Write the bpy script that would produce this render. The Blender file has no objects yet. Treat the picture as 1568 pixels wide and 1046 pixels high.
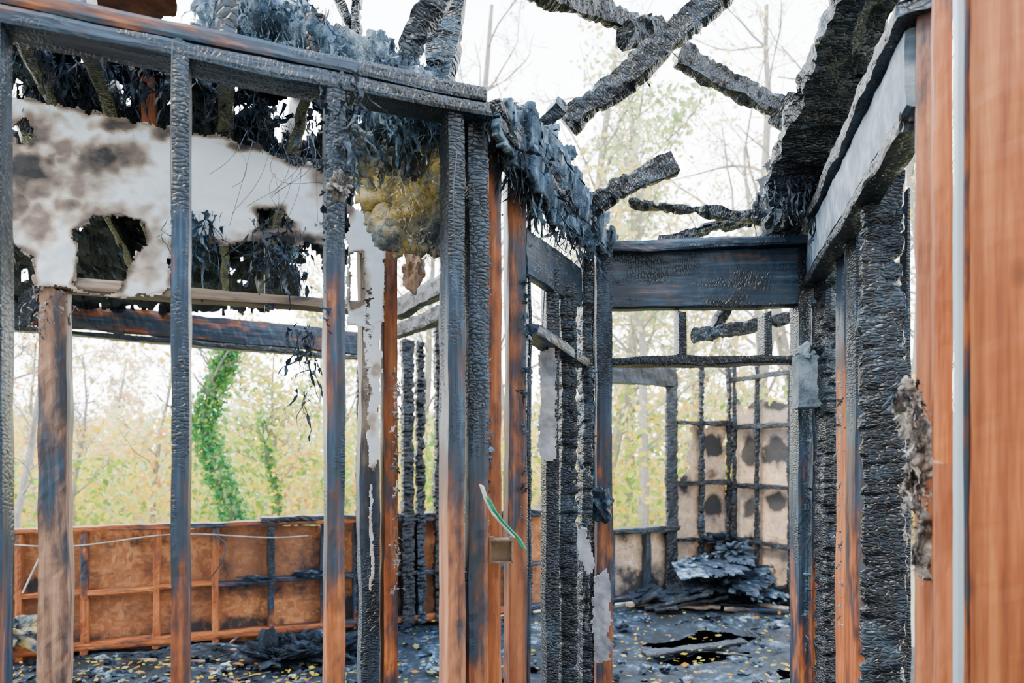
import bpy, math, random
import numpy as np
from mathutils import Vector, Matrix, noise
random.seed(7); np.random.seed(7)
F=1045.0; HZ=700.0; CH=1.5
def P(u,v,Y): return Vector(((u-784)/F*Y, Y, CH-(v-HZ)/F*Y))
M=0.39
class Wall:
    def __init__(s,X0,Y0,m): s.c=Y0-m*X0; s.m=m; s.d=Vector((1,m,0)).normalized()
    def Y(s,u): return s.c/(1-s.m*(u-784)/F)
    def __call__(s,u,v): return P(u,v,s.Y(u))
A=Wall(-1.069,1.425,0.395)     # near partition
G=Wall(-1.463,1.95,0.39)       # inner partition with drywall
E=Wall(-3.79,5.05,0.397)       # exterior wall
def line2(u0,Y0,u1,Y1):
    a=P(u0,700,Y0); b=P(u1,700,Y1)
    return Wall(a.x,a.y,(b.y-a.y)/(b.x-a.x))
B=line2(742,1.84,922,2.95)
C=line2(1400,1.47,1245,2.94)
R=line2(1122,7.53,1216,6.73)
def Zpl(z):
    def f(u,v):
        return P(u,v,(z-CH)*F/(HZ-v))
    return f
# ---------------- node helpers
def newmat(n):
    m=bpy.data.materials.new(n); m.use_nodes=True
    nt=m.node_tree; nt.nodes.clear()
    o=nt.nodes.new('ShaderNodeOutputMaterial'); b=nt.nodes.new('ShaderNodeBsdfPrincipled')
    nt.links.new(b.outputs[0],o.inputs[0]); return m,nt,b,o
class N:
    def __init__(s,nt): s.nt=nt
    def n(s,t,**k):
        x=s.nt.nodes.new(t)
        for a,b in k.items(): setattr(x,a,b)
        return x
    def l(s,a,b): s.nt.links.new(a,b)
    def coord(s,scale,kind='Object',rot=(0,0,0)):
        tc=s.n('ShaderNodeTexCoord'); mp=s.n('ShaderNodeMapping'); s.l(tc.outputs[kind],mp.inputs[0])
        mp.inputs['Scale'].default_value=scale; mp.inputs['Rotation'].default_value=rot; return mp.outputs[0]
    def noise(s,vec,scale,detail=6,rough=.6):
        x=s.n('ShaderNodeTexNoise'); s.l(vec,x.inputs['Vector']); x.inputs['Scale'].default_value=scale
        x.inputs['Detail'].default_value=detail; x.inputs['Roughness'].default_value=rough; return x.outputs['Fac']
    def ramp(s,fac,stops):
        r=s.n('ShaderNodeValToRGB'); s.l(fac,r.inputs[0]); e=r.color_ramp.elements
        while len(e)<len(stops): e.new(.5)
        for i,(p,c) in enumerate(stops):
            e[i].position=p; e[i].color=(c[0],c[1],c[2],1) if not isinstance(c,(int,float)) else (c,c,c,1)
        return r.outputs[0]
    def mix(s,f,a,b,mode='MIX'):
        m=s.n('ShaderNodeMix',data_type='RGBA',blend_type=mode)
        for val,i in ((f,0),(a,6),(b,7)):
            if isinstance(val,(int,float)): m.inputs[i].default_value=val
            elif isinstance(val,tuple): m.inputs[i].default_value=(val[0],val[1],val[2],1)
            else: s.l(val,m.inputs[i])
        return m.outputs[2]
    def math(s,op,a,b=0.0,clamp=False):
        m=s.n('ShaderNodeMath',operation=op,use_clamp=clamp)
        for val,i in ((a,0),(b,1)):
            if isinstance(val,(int,float)): m.inputs[i].default_value=val
            else: s.l(val,m.inputs[i])
        return m.outputs[0]
    def bump(s,h,b,strength=.5,dist=.01):
        x=s.n('ShaderNodeBump'); x.inputs['Strength'].default_value=strength; x.inputs['Distance'].default_value=dist
        s.l(h,x.inputs['Height']); s.l(x.outputs[0],b.inputs['Normal'])
# burnt timber: object colour = (char at bottom, char at top, tint)
def mk_timber():
    m,nt,b,o=newmat('burnt_timber'); k=N(nt)
    oi=k.n('ShaderNodeObjectInfo'); sep=k.n('ShaderNodeSeparateColor'); k.l(oi.outputs['Color'],sep.inputs[0])
    tc=k.n('ShaderNodeTexCoord'); sx=k.n('ShaderNodeSeparateXYZ'); k.l(tc.outputs['Generated'],sx.inputs[0])
    off=k.n('ShaderNodeVectorMath',operation='ADD'); k.l(tc.outputs['Object'],off.inputs[0])
    sc=k.n('ShaderNodeVectorMath',operation='SCALE'); sc.inputs[0].default_value=(17,9,31); k.l(oi.outputs['Random'],sc.inputs['Scale']); k.l(sc.outputs[0],off.inputs[1])
    def mp(scale):
        q=k.n('ShaderNodeMapping'); k.l(off.outputs[0],q.inputs[0]); q.inputs['Scale'].default_value=scale; return q.outputs[0]
    grain=k.noise(mp((60,60,2.5)),1.0,5,.6)
    fine=k.noise(mp((220,220,8)),1.0,3,.6)
    wood=k.ramp(grain,[(.25,(.11,.022,.006)),(.48,(.27,.070,.016)),(.75,(.48,.175,.05))])
    wood=k.mix(k.math('MULTIPLY',fine,.4),wood,(.07,.018,.007))
    pale=k.ramp(grain,[(.25,(.09,.065,.05)),(.75,(.32,.26,.21))])
    wood=k.mix(sep.outputs[2],wood,pale)
    vo=k.n('ShaderNodeTexVoronoi'); k.l(mp((9,9,4.5)),vo.inputs['Vector']); vo.inputs['Scale'].default_value=1.0
    kn=k.ramp(vo.outputs['Distance'],[(.07,1.0),(.17,0.0)])
    wood=k.mix(k.math('MULTIPLY',kn,.85),wood,(.045,.012,.005))
    t=sx.outputs[2]
    bias=k.math('ADD',k.math('MULTIPLY',sep.outputs[0],k.math('SUBTRACT',1.0,t)),k.math('MULTIPLY',sep.outputs[1],t))
    n1=k.noise(mp((9,9,2.2)),1.0,6,.65)
    n2=k.noise(mp((40,40,9)),1.0,3,.6)
    f=k.math('ADD',k.math('MULTIPLY',k.math('SUBTRACT',n1,.5),2.2),k.math('MULTIPLY',k.math('SUBTRACT',n2,.5),.6))
    f=k.math('ADD',f,k.math('SUBTRACT',k.math('MULTIPLY',bias,2.4),1.2))
    soft=k.ramp(f,[(0.0,0.0),(.30,.8),(.6,1.0)])
    dark=k.ramp(f,[(.13,0.0),(.45,1.0)])
    hard=k.ramp(f,[(.52,0.0),(.90,1.0)])
    col=k.mix(k.math('MULTIPLY',soft,.9),wood,(.026,.012,.009))
    smooth=k.ramp(grain,[(.3,(.003,.008,.017)),(.55,(.009,.024,.050)),(.8,(.04,.09,.16))])
    col=k.mix(dark,col,smooth)
    wn=k.n('ShaderNodeTexNoise'); k.l(mp((30,30,30)),wn.inputs['Vector']); wn.inputs['Scale'].default_value=1.0
    wv=k.n('ShaderNodeVectorMath',operation='ADD'); k.l(mp((38,38,100)),wv.inputs[0]); k.l(wn.outputs['Color'],wv.inputs[1])
    ck=k.n('ShaderNodeTexVoronoi',feature='DISTANCE_TO_EDGE'); k.l(wv.outputs[0],ck.inputs['Vector']); ck.inputs['Scale'].default_value=1.0
    cell=k.ramp(ck.outputs['Distance'],[(0,0.0),(.10,.6),(.5,1.0)])
    n3=k.noise(mp((6,6,5)),1.0,5,.65)
    char=k.mix(cell,(.001,.001,.002),k.ramp(n2,[(.3,(.002,.004,.008)),(.55,(.005,.010,.019)),(.8,(.025,.050,.08))]))
    char=k.mix(k.ramp(n3,[(.52,0.0),(.74,.4)]),char,(.05,.09,.14))
    col=k.mix(hard,col,char)
    k.l(col,b.inputs['Base Color'])
    k.l(k.mix(dark,(.6,.6,.6),(.40,.40,.40)),b.inputs['Roughness'])
    b.inputs['Specular IOR Level'].default_value=.38
    h=k.math('ADD',k.math('MULTIPLY',k.math('MULTIPLY',cell,hard),1.0),k.math('MULTIPLY',grain,.3))
    k.bump(h,b,.7,.006)
    return m
TIM=mk_timber()
def mk_simple(name,stops,scale=(1,1,1),nscale=8,rough=.8,bump=.5,bd=.01,detail=8,kind='Object',spec=.3):
    m,nt,b,o=newmat(name); k=N(nt)
    v=k.coord(scale,kind); f=k.noise(v,nscale,detail,.65)
    k.l(k.ramp(f,stops),b.inputs['Base Color']); b.inputs['Roughness'].default_value=rough
    b.inputs['Specular IOR Level'].default_value=spec
    if bump: k.bump(k.noise(v,nscale*5,5,.7),b,bump,bd)
    return m
INS=mk_simple('insulation_sooty',[(.36,(.006,.012,.022)),(.49,(.04,.075,.12)),(.59,(.17,.25,.34)),(.70,(.50,.60,.70))],(1,1,.6),11,.95,.9,.03)
INSL=mk_simple('insulation_grey',[(.34,(.03,.03,.035)),(.47,(.16,.15,.15)),(.58,(.36,.34,.33)),(.70,(.6,.6,.6))],(1,1,.6),25,.95,.9,.02)
INSY=mk_simple('insulation_yellow',[(.36,(.012,.022,.035)),(.45,(.08,.10,.12)),(.53,(.26,.24,.18)),(.60,(.46,.34,.09)),(.70,(.52,.50,.42))],(1,1,.8),8,.95,.9,.03)
ASH=mk_simple('char_shreds',[(.38,(.003,.006,.011)),(.56,(.014,.027,.048)),(.66,(.08,.14,.20)),(.80,(.34,.44,.54))],(1,1,1),10,.65,.6,.01)
BLK=mk_simple('charred_board',[(.3,(.002,.003,.006)),(.58,(.008,.014,.025)),(.76,(.05,.09,.14))],(1,1,1),12,.7,.8,.015,spec=.15)
PITDARK=mk_simple('pit_darkness',[(.3,(.001,.001,.002)),(.7,(.006,.008,.012))],(1,1,1),8,1.0,0,spec=0)  # matte near-black colour standing for the unlit pit
def soot_attr(k):
    a=k.n('ShaderNodeAttribute'); a.attribute_name='soot'; return a.outputs['Fac']
def mk_osb(name,c1,c2,c3,thr):
    m,nt,b,o=newmat(name); k=N(nt)
    v=k.coord((1,1,1))
    # two layers of wood strands lying in different directions
    va=k.n('ShaderNodeTexVoronoi'); k.l(k.coord((38,38,16),rot=(0,.6,0)),va.inputs['Vector']); va.inputs['Scale'].default_value=1.0
    vb=k.n('ShaderNodeTexVoronoi'); k.l(k.coord((16,16,40),rot=(0,.45,0)),vb.inputs['Vector']); vb.inputs['Scale'].default_value=1.0
    sel=k.ramp(k.noise(v,14,3,.6),[(.48,0.0),(.52,1.0)])
    vc=k.mix(sel,va.outputs['Color'],vb.outputs['Color'])
    c=k.ramp(vc,[(.1,c1),(.5,c2),(.9,c3)])
    s=k.noise(v,1.6,6,.65); c=k.mix(k.ramp(s,[(.42,0.0),(.62,.85)]),c,(c1[0]*.55,c1[1]*.75,c1[2]*1.2))
    s2=k.noise(v,4.5,7,.7); f=k.math('ADD',s2,k.math('MULTIPLY',soot_attr(k),.55)); c=k.mix(k.ramp(f,[(thr-.06,0.0),(thr+.16,.97)]),c,(.010,.012,.016))
    k.l(c,b.inputs['Base Color']); b.inputs['Roughness'].default_value=.8; k.bump(vc,b,.15,.003); return m
OSB=mk_osb('osb_sheathing',(.27,.085,.028),(.37,.135,.045),(.50,.22,.085),.57)
OSBP=mk_osb('osb_pale',(.36,.22,.13),(.46,.31,.20),(.56,.41,.29),.60)
def mk_dry():
    m,nt,b,o=newmat('scorched_drywall'); k=N(nt); v=k.coord((1,1,1.4))
    s=k.noise(v,4.6,6,.62); s3=k.noise(v,30,5,.6)
    mx=k.math('ADD',k.math('MULTIPLY',k.math('SUBTRACT',s,.5),.9),k.math('MULTIPLY',k.math('SUBTRACT',s3,.5),.25))
    mx=k.math('ADD',mx,soot_attr(k))
    c=k.ramp(mx,[(.10,(.60,.66,.75)),(.30,(.40,.35,.31)),(.50,(.16,.12,.10)),(.78,(.010,.011,.014))])
    k.l(c,b.inputs['Base Color']); b.inputs['Roughness'].default_value=.85; k.bump(s3,b,.25,.005); return m
DRY=mk_dry()
def mk_vcol(name,transl=.5,rough=.7):
    m,nt,b,o=newmat(name); k=N(nt)
    a=k.n('ShaderNodeVertexColor',layer_name='Col'); k.l(a.outputs[0],b.inputs['Base Color']); b.inputs['Roughness'].default_value=rough
    b.inputs['Specular IOR Level'].default_value=.1
    t=k.n('ShaderNodeBsdfTranslucent'); k.l(a.outputs[0],t.inputs[0]); ms=k.n('ShaderNodeMixShader'); ms.inputs[0].default_value=transl
    k.l(b.outputs[0],ms.inputs[1]); k.l(t.outputs[0],ms.inputs[2]); k.l(ms.outputs[0],o.inputs[0]); return m
LEAF=mk_vcol('leaves'); 
BARK=mk_simple('hazy_bark',[(.3,(.16,.15,.15)),(.7,(.34,.32,.31))],(1,1,1),6,.9,0)  # greyed bark, distance haze put into its colour
BARK2=mk_simple('bark_dark',[(.3,(.07,.09,.07)),(.7,(.18,.18,.15))],(1,1,1),6,.9,0)
# ---------------- containers
def empty(name,loc=(0,0,0)):
    e=bpy.data.objects.new(name,None); bpy.context.collection.objects.link(e); e.location=loc; e.empty_display_size=.1; return e
def addmesh(name,verts,faces,mat,parent=None,smooth=False):
    me=bpy.data.meshes.new(name); me.from_pydata([tuple(v) for v in verts],[],faces); me.update()
    o=bpy.data.objects.new(name,me); bpy.context.collection.objects.link(o); me.materials.append(mat)
    if parent: o.parent=parent
    if smooth:
        me.polygons.foreach_set('use_smooth',[True]*len(me.polygons))
    return o
bs=[0]
def beam(name,parent,a,b,w,d,char=(.3,.7),tint=0.0,amp=.003,xdir=(1,0,0),ridge=0.0,taper=1.0,seg=.022,jag=.03):
    bs[0]+=1; sd=bs[0]*7.13
    a=Vector(a);b=Vector(b); L=(b-a).length; z=(b-a).normalized(); x=Vector(xdir)
    x=(x-z*x.dot(z))
    if x.length<1e-4: x=Vector((0,1,0))-z*z.y
    x.normalize(); y=z.cross(x)
    if ridge: seg=.010
    n=max(6,int(L/seg)); ns=4
    ring=[]
    for i in range(ns): ring.append((-.5+i/ns,-.5))
    for i in range(ns): ring.append((.5,-.5+i/ns))
    for i in range(ns): ring.append((.5-i/ns,.5))
    for i in range(ns): ring.append((-.5,.5-i/ns))
    V=[];Fc=[]; nr=len(ring)
    for j in range(n+1):
        t=j/n; zz=t*L; tp=1+(taper-1)*t
        for (rx,ry) in ring:
            cx=.94 if abs(rx)>.49 and abs(ry)>.49 else 1
            px=rx*w*tp*cx; py=ry*d*tp*cx
            q=Vector((px*14+sd,py*14,zz*9)); nv=noise.noise_vector(q)
            q2=Vector((px*60+sd,py*60,zz*40)); n2=noise.noise(q2)
            rr=ridge*(2.0*max(0,noise.noise(Vector((px*16+sd,py*16,zz*46)))) + 1.0*max(0,noise.noise(Vector((px*8+sd,py*8,zz*12))))) if ridge else 0
            s=1-2*rr/max(w,.02)
            big=noise.noise(Vector((sd+3,zz*3,rx)))*amp*1.6
            V.append((px*s+nv.x*amp+big, py*s+nv.y*amp+n2*amp*.6, zz+(nv.z*jag if j in(0,n) else 0)))
    for j in range(n):
        for i in range(nr):
            i2=(i+1)%nr; Fc.append((j*nr+i,j*nr+i2,(j+1)*nr+i2,(j+1)*nr+i))
    Fc.append(tuple(range(nr))[::-1]); Fc.append(tuple(n*nr+i for i in range(nr)))
    me=bpy.data.meshes.new(name); me.from_pydata(V,[],Fc); me.update(); me.materials.append(TIM)
    o=bpy.data.objects.new(name,me); bpy.context.collection.objects.link(o)
    mt=Matrix((x,y,z)).transposed().to_4x4(); mt.translation=a
    o.matrix_world=mt
    if parent: o.parent=parent
    o.color=(max(0,char[0]),max(0,char[1]),tint,1)
    return o
def post(parent,u0,u1,vt,vb,Y,d=.089,char=(.2,.8),tint=0,xdir=(1,0,0),name='stud',**k):
    w=(u1-u0)/F*Y; p=P((u0+u1)/2,vt,Y); 
    zb=P(0,vb,Y).z if vb<1045 else 0.0
    return beam(name,parent,(p.x,p.y,zb),(p.x,p.y,p.z),w,d,char,tint,xdir=xdir,**k)
def inpoly(x,y,p):
    c=False;j=len(p)-1
    for i in range(len(p)):
        if (p[i][1]>y)!=(p[j][1]>y) and x<(p[j][0]-p[i][0])*(y-p[i][1])/(p[j][1]-p[i][1])+p[i][0]: c=not c
        j=i
    return c
def pdist(x,y,p):
    m=1e9
    for i in range(len(p)):
        ax,ay=p[i-1]; bx,by=p[i]; L=(bx-ax)**2+(by-ay)**2+1e-9
        t=max(0,min(1,((x-ax)*(bx-ax)+(y-ay)*(by-ay))/L)); m=min(m,math.hypot(x-ax-t*(bx-ax),y-ay-t*(by-ay)))
    return m
def sheet(name,parent,mp,poly,holes,mat,step=4,th=.012,jag=7,buck=.01,nrm=(0,-1,0),nh=None,bscale=6,smooth=False,soot=(),edge=0):
    us=[p[0] for p in poly]; vs=[p[1] for p in poly]; u0,u1,v0,v1=min(us),max(us),min(vs),max(vs)
    nu=int((u1-u0)/step)+3; nv=int((v1-v0)/step)+3
    idx={};V=[];Fc=[];S=[]; nrm=Vector(nrm)
    def vert(i,j):
        if (i,j) not in idx:
            u=u0+(i-1)*step; v=v0+(j-1)*step
            ju=noise.noise(Vector((u*.37,v*.37,1)))*step*.7; jv=noise.noise(Vector((u*.37,v*.37,9)))*step*.7
            p=mp(u+ju,v+jv); p=p+nrm*(noise.fractal(p*bscale,1.0,2.0,4)*buck)
            idx[(i,j)]=len(V);V.append(p)
            s=0
            for (cu,cv,ru,rv,st) in soot:
                dd=math.hypot((u-cu)/ru,(v-cv)/rv)+.5*noise.noise(Vector((u*.06,v*.06,cu)))
                s=max(s,st*max(0,min(1,1.4-dd)))
            if edge:
                dm=min([pdist(u,v,h) for h in holes]+[pdist(u,v,poly)+3])
                s=max(s,.75*max(0,1-dm/(edge*(1+1.2*noise.noise(Vector((u*.04,v*.04,2)))))))
            S.append(s)
        return idx[(i,j)]
    for i in range(nu):
        for j in range(nv):
            u=u0+(i-.5)*step;v=v0+(j-.5)*step
            uu=u+jag*noise.fractal(Vector((u*.05,v*.05,3)),1,2,4); vv=v+jag*noise.fractal(Vector((u*.05,v*.05,8)),1,2,4)
            if not inpoly(uu,vv,poly): continue
            if any(inpoly(uu,vv,h) for h in holes): continue
            if nh and noise.fractal(Vector((u*nh[0],v*nh[0],5)),1,2,4)>nh[1]: continue
            Fc.append((vert(i,j),vert(i+1,j),vert(i+1,j+1),vert(i,j+1)))
    o=addmesh(name,V,Fc,mat,parent,smooth)
    at_=o.data.attributes.new('soot','FLOAT','POINT'); at_.data.foreach_set('value',S)
    if th: 
        s=o.modifiers.new('s','SOLIDIFY'); s.thickness=th; s.offset=0
    return o
def shreds(name,parent,mp,region,count,mat,lmin=.04,lmax=.16,w=.012,seed=1,down=1.0,dep=.05):
    rnd=random.Random(seed); V=[];Fc=[]
    us=[p[0] for p in region]; vs=[p[1] for p in region]
    k=0; count=int(count*2.8); w=w*.34
    while k<count:
        u=rnd.uniform(min(us),max(us)); v=rnd.uniform(min(vs),max(vs))
        if not inpoly(u,v,region): continue
        k+=1
        p=mp(u,v)+Vector((rnd.uniform(-.6,.6)*dep,rnd.uniform(-1,1)*dep,0)); L=rnd.uniform(lmin,lmax)*rnd.uniform(.5,1.2)
        ang=rnd.uniform(0,6.28); side=Vector((math.cos(ang),math.sin(ang),rnd.uniform(-.3,.3))).normalized()
        d=Vector((rnd.gauss(0,.5),rnd.gauss(0,.5),-down)).normalized(); ww=w*rnd.choice([.2,.3,.5,.8,1.2,2.4]); n=9
        base=len(V)
        for i in range(n+1):
            t=i/n; wi=ww*(1-.6*t)*(.3+1.3*rnd.random())
            V.append(p-side*wi);V.append(p+side*wi)
            d=(d+Vector((rnd.gauss(0,.28),rnd.gauss(0,.28),rnd.gauss(-.12*down,.22)))).normalized(); p=p+d*(L/n)
            side=(side+Vector((rnd.gauss(0,.35),rnd.gauss(0,.35),rnd.gauss(0,.35)))).normalized()
        for i in range(n): a=base+2*i; Fc.append((a,a+1,a+3,a+2))
    return addmesh(name,V,Fc,mat,parent)
import bmesh
def blob(name,parent,c,size,mat,sub=4,amp=.35,freq=3.0,seed=0):
    bm=bmesh.new(); bmesh.ops.create_icosphere(bm,subdivisions=sub,radius=1)
    for v in bm.verts:
        q=v.co*freq*.5+Vector((seed*5.1,seed*2.3,0)); r=1+amp*1.3*noise.fractal(q,1,2,6)+.10*abs(noise.noise(q*7))
        v.co*=r; v.co=Vector((v.co.x*size[0],v.co.y*size[1],v.co.z*size[2]))+Vector(c)
    me=bpy.data.meshes.new(name); bm.to_mesh(me); bm.free(); me.materials.append(mat)
    o=bpy.data.objects.new(name,me); bpy.context.collection.objects.link(o)
    if parent:o.parent=parent
    return o
def hz(w,u,z):
    Y=w.Y(u); return Vector(((u-784)/F*Y,Y,z))
# =============== WALL: near partition (A)
wa=empty('wall_partition_near')
for z,cc in ((2.405,(.72,.84)),(2.445,(.56,.78))):
    beam('top_plate',wa,hz(A,-90,z),hz(A,560,z),.038,.09,cc,0,xdir=(0,0,1))
    beam('top_plate_end',wa,hz(A,545,z),hz(A,742,z),.038,.09,(.8,.9),0,xdir=(0,0,1))
for (u0,u1,ch,tn,vt) in ((-12,10,(.6,.85),0,25),(265,290,(.40,.86),0,75),(497,525,(.44,.88),0,130)):
    c=A.Y((u0+u1)/2); post(wa,u0,u1,vt,1100,c,.085,ch,tn,xdir=A.d,amp=.0022)
post(wa,678,706,185,1100,1.80,.089,(.06,.96),.2,xdir=A.d,name='corner_stud')
post(wa,709,741,185,1100,1.86,.10,(.34,.96),.1,xdir=A.d,name='corner_stud')
# =============== inner partition (G)
wg=empty('wall_partition_drywall')
beam('opening_header',wg,hz(G,60,2.005),hz(G,575,2.005),.034,.09,(.5,.55),.9,xdir=(0,0,1))
beam('opening_header_upper',wg,hz(G,30,2.44),hz(G,600,2.46),.038,.09,(.9,.9),0,xdir=(0,0,1))
post(wg,66,105,440,1100,G.Y(85),.085,(.47,.56),.55,xdir=G.d,name='jamb_stud',amp=.004)
post(wg,549,578,330,1100,G.Y(560),.085,(1.0,.45),1.0,xdir=G.d,name='jamb_stud',amp=.004)
post(wg,584,606,390,1100,G.Y(595),.085,(.58,.55),0,xdir=G.d,name='stud')
post(wg,220,238,90,340,G.Y(230),.085,(.5,.6),0,xdir=G.d,name='cripple_stud')
post(wg,405,420,380,470,G.Y(415),.085,(.8,.8),0,xdir=G.d,name='cripple_stud')
dp=[(10,165),(60,168),(110,178),(180,192),(262,212),(330,222),(400,236),(440,262),(500,268),(508,380),(450,382),(392,372),(350,385),(270,382),(262,400),(262,452),(205,462),(140,455),(100,445),(62,450),(60,400),(8,368)]
st=[(45,275,60,48,.75),(30,320,40,34,.7),(150,258,56,30,.66),(110,325,24,15,.6),(165,345,80,26,.5),(200,250,38,26,.5),(55,215,50,34,.7),(190,203,40,13,.7),(232,400,24,48,.5),(65,350,34,38,.55),(300,385,50,13,.8),(120,290,75,30,.42),(490,280,24,34,.5),(430,375,70,13,.8),(255,215,24,16,.7),(150,460,60,10,.5),(390,235,50,10,.7),(100,240,40,20,.55)]
gm=lambda u,v:G(u,v)+Vector((0.02,-.05,0))
sheet('drywall_panel',wg,gm,dp,[[(22,205),(45,198),(64,210),(60,232),(34,236)],[(118,362),(150,342),(190,338),(224,352),(228,380),(205,410),(190,450),(150,455),(118,440),(128,400)],[(392,330),(430,330),(445,352),(400,360)]],DRY,2.5,.012,8,.008,nrm=(.36,-.93,0),soot=st,edge=11)
sheet('drywall_strip',wg,gm,[(528,322),(560,335),(583,372),(583,495),(560,505),(528,500)],[[(532,395),(552,392),(552,470),(534,478)]],DRY,2.5,.012,5,.004,nrm=(.36,-.93,0),soot=[(545,435,18,50,.5),(530,330,12,20,.5)],edge=5)
sheet('plaster_on_jamb',wg,lambda u,v:G(u,v)+Vector((.02,-.062,0)),[(556,500),(579,498),(580,560),(577,640),(578,700),(570,725),(562,700),(560,640),(565,600),(556,560)],[],DRY,2,.006,5,.003,nrm=(.36,-.93,0),soot=[(572,570,10,14,.5),(566,650,8,20,.4),(572,720,12,14,.6)])
sheet('plaster_on_jamb',wg,lambda u,v:G(u,v)+Vector((.02,-.060,0)),[(564,740),(568,742),(566,800),(570,860),(566,900),(563,895),(565,860),(562,800)],[],DRY,1.5,.003,3,.002,nrm=(.36,-.93,0),soot=[(566,800,30,200,.3)])
sheet('drywall_scrap',wg,lambda u,v:G(u,v)+Vector((0.02,-.03,0)),[(-10,360),(18,372),(62,440),(50,500),(20,510),(-10,500)],[[(18,380),(52,400),(52,440),(20,470)]],BLK,3,.012,6,.01)
shreds('hanging_scraps',wg,lambda u,v:G(u,v)+Vector((0,-.08,0)),[(290,330),(350,330),(340,400),(300,400)],40,INS,.05,.18,.014,3)
shreds('hanging_scraps',wg,lambda u,v:G(u,v)+Vector((0,-.06,0)),[(390,340),(470,350),(470,440),(400,420)],60,ASH,.04,.14,.014,4)
shreds('hanging_scraps',wg,lambda u,v:G(u,v)+Vector((0,-.06,0)),[(466,500),(494,500),(482,600),(472,640)],34,ASH,.04,.14,.010,14)
shreds('plaster_flakes',wg,lambda u,v:G(u,v)+Vector((0,-.06,0)),[(62,450),(106,450),(100,540),(76,540)],26,INSL,.02,.06,.012,15)
# =============== ceiling remnants above left room
cl=empty('ceiling')
cp=[(-80,20),(60,42),(280,85),(420,118),(540,150),(560,230),(540,300),(520,420),(470,452),(400,474),(-80,474)]
sheet('charred_ceiling_boards',cl,Zpl(2.66),cp,[[(412,148),(470,145),(492,165),(488,210),(450,220),(415,212),(425,180)],[(140,118),(180,112),(206,130),(204,158),(160,150)],[(440,388),(500,388),(500,455),(470,450)],[(330,116),(360,116),(366,140),(345,150)]],BLK,4,.02,16,.05,nrm=(0,0,1),nh=(.02,.62))
RB=mk_simple('brown_boards',[(.3,(.04,.010,.005)),(.7,(.20,.06,.025))],(1,1,1),12,.7,.3)
sheet('roof_boards',cl,Zpl(3.0),[(-60,-160),(262,-160),(270,22),(200,28),(80,10),(-60,-4)],[],RB,5,.02,6,.01,nrm=(0,0,1))
for u in (60,150,330,440):
    a=hz(G,u,2.6); 
    beam('ceiling_joist',cl,a-Vector((-.22,.45,0)),a+Vector((-.9,2.2,.0)),.04,.12,(1.0,1.0),0,amp=.008,xdir=(1,.4,0))
shreds('ceiling_shreds',cl,Zpl(2.6),[(10,60),(300,110),(480,160),(500,240),(300,200),(20,160)],280,ASH,.04,.17,.012,5,.8)
shreds('ceiling_shreds',cl,Zpl(2.6),[(10,330),(500,380),(500,440),(10,430)],80,ASH,.06,.25,.02,6,.7)
sheet('light_block_rear',cl,lambda u,v:Vector((u,v,2.62)),[(-4.5,-4.5),(4.2,-4.5),(4.2,.35),(1.0,.55),(-4.5,-.1)],[],BLK,.15,.02,.05,.03,nrm=(0,0,1))  # unseen slab added over and behind the camera to cut sky light indoors
# =============== exterior wall (E line): left room + back room
wf=empty('wall_exterior')
e0=-60; e1=1120
beam('sill_plate',wf,hz(E,e0,.95),hz(E,835,.95),.045,.10,(.46,.78),0,xdir=(0,0,1),amp=.006)
beam('sill_plate_charred',wf,hz(E,400,.985),hz(E,835,.97),.04,.12,(1,1),0,xdir=(0,0,1),amp=.014)
beam('bottom_plate',wf,hz(E,e0,.05),hz(E,e1,.05),.06,.10,(.5,.75),0,xdir=(0,0,1),amp=.005)
for (ua,ub) in ((-40,130),(135,240),(243,330),(333,415),(418,495),(497,600),(600,700),(700,830)):
    z=.47+random.uniform(-.015,.015)
    beam('blocking',wf,hz(E,ua,z),hz(E,ub,z),.04,.08,(.48,.48) if ua<300 else (.65,.8),0,xdir=(0,0,1),amp=.006)
for i,u in enumerate((30,130,240,330,415,495,545,600,720,780)):
    Y=E.Y(u); c=.28+.25*random.random() if u<400 else .6
    post(wf,u-5,u+5,HZ+(CH-.94)*F/Y,1100,Y,.085,(c,c+.3),0,xdir=E.d,name='cripple_stud',amp=.005)
em=lambda u,v:E(u,v)+Vector((-.03,.07,0))
sheet('sheathing',wf,em,[(-60,815),(300,808),(560,800),(835,780),(835,935),(560,975),(-60,1035)],[],OSB,5,.012,2,.006,
  soot=[(0,850,30,40,.5),(180,985,60,14,.4),(290,960,50,20,.35),(400,905,120,12,.4),(480,870,60,40,.2),(70,900,40,14,.4),(380,960,60,18,.4),(240,830,50,8,.3),(100,985,80,12,.3),(560,940,60,30,.4)])
beam('window_header',wf,hz(E,-60,2.60),hz(E,575,2.50),.20,.10,(.60,.72),0,xdir=(0,0,1),amp=.008)
beam('window_header_trim',wf,hz(E,-60,2.47),hz(E,575,2.37),.04,.12,(.75,.9),.9,xdir=(0,0,1),amp=.008)
for (u0,u1,vt,c) in ((614,634,520,(1,1)),(637,650,525,(.75,1)),(664,680,470,(1,1)),(545,552,560,(.9,1)),(-6,2,500,(.8,.9)),(800,812,560,(.8,1))):
    post(wf,u0,u1,vt,1100,E.Y(u0),.12,c,0,xdir=E.d,name='charred_stud',amp=.010,ridge=.016)
beam('header_charred',wf,P(606,475,5.6),P(690,430,5.0),.16,.1,(1,1),0,xdir=(0,0,1),amp=.014)
beam('header_charred',wf,P(606,510,5.6),P(690,475,5.0),.10,.1,(1,1),.5,xdir=(0,0,1),amp=.014)
beam('window_header_back',wf,hz(E,840,2.40),hz(E,1030,2.36),.25,.12,(.75,.9),.3,xdir=(0,0,1),amp=.01)
beam('sill_plate_back',wf,hz(E,835,.75),hz(E,1036,.75),.05,.12,(.9,.9),0,xdir=(0,0,1),amp=.01)
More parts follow.
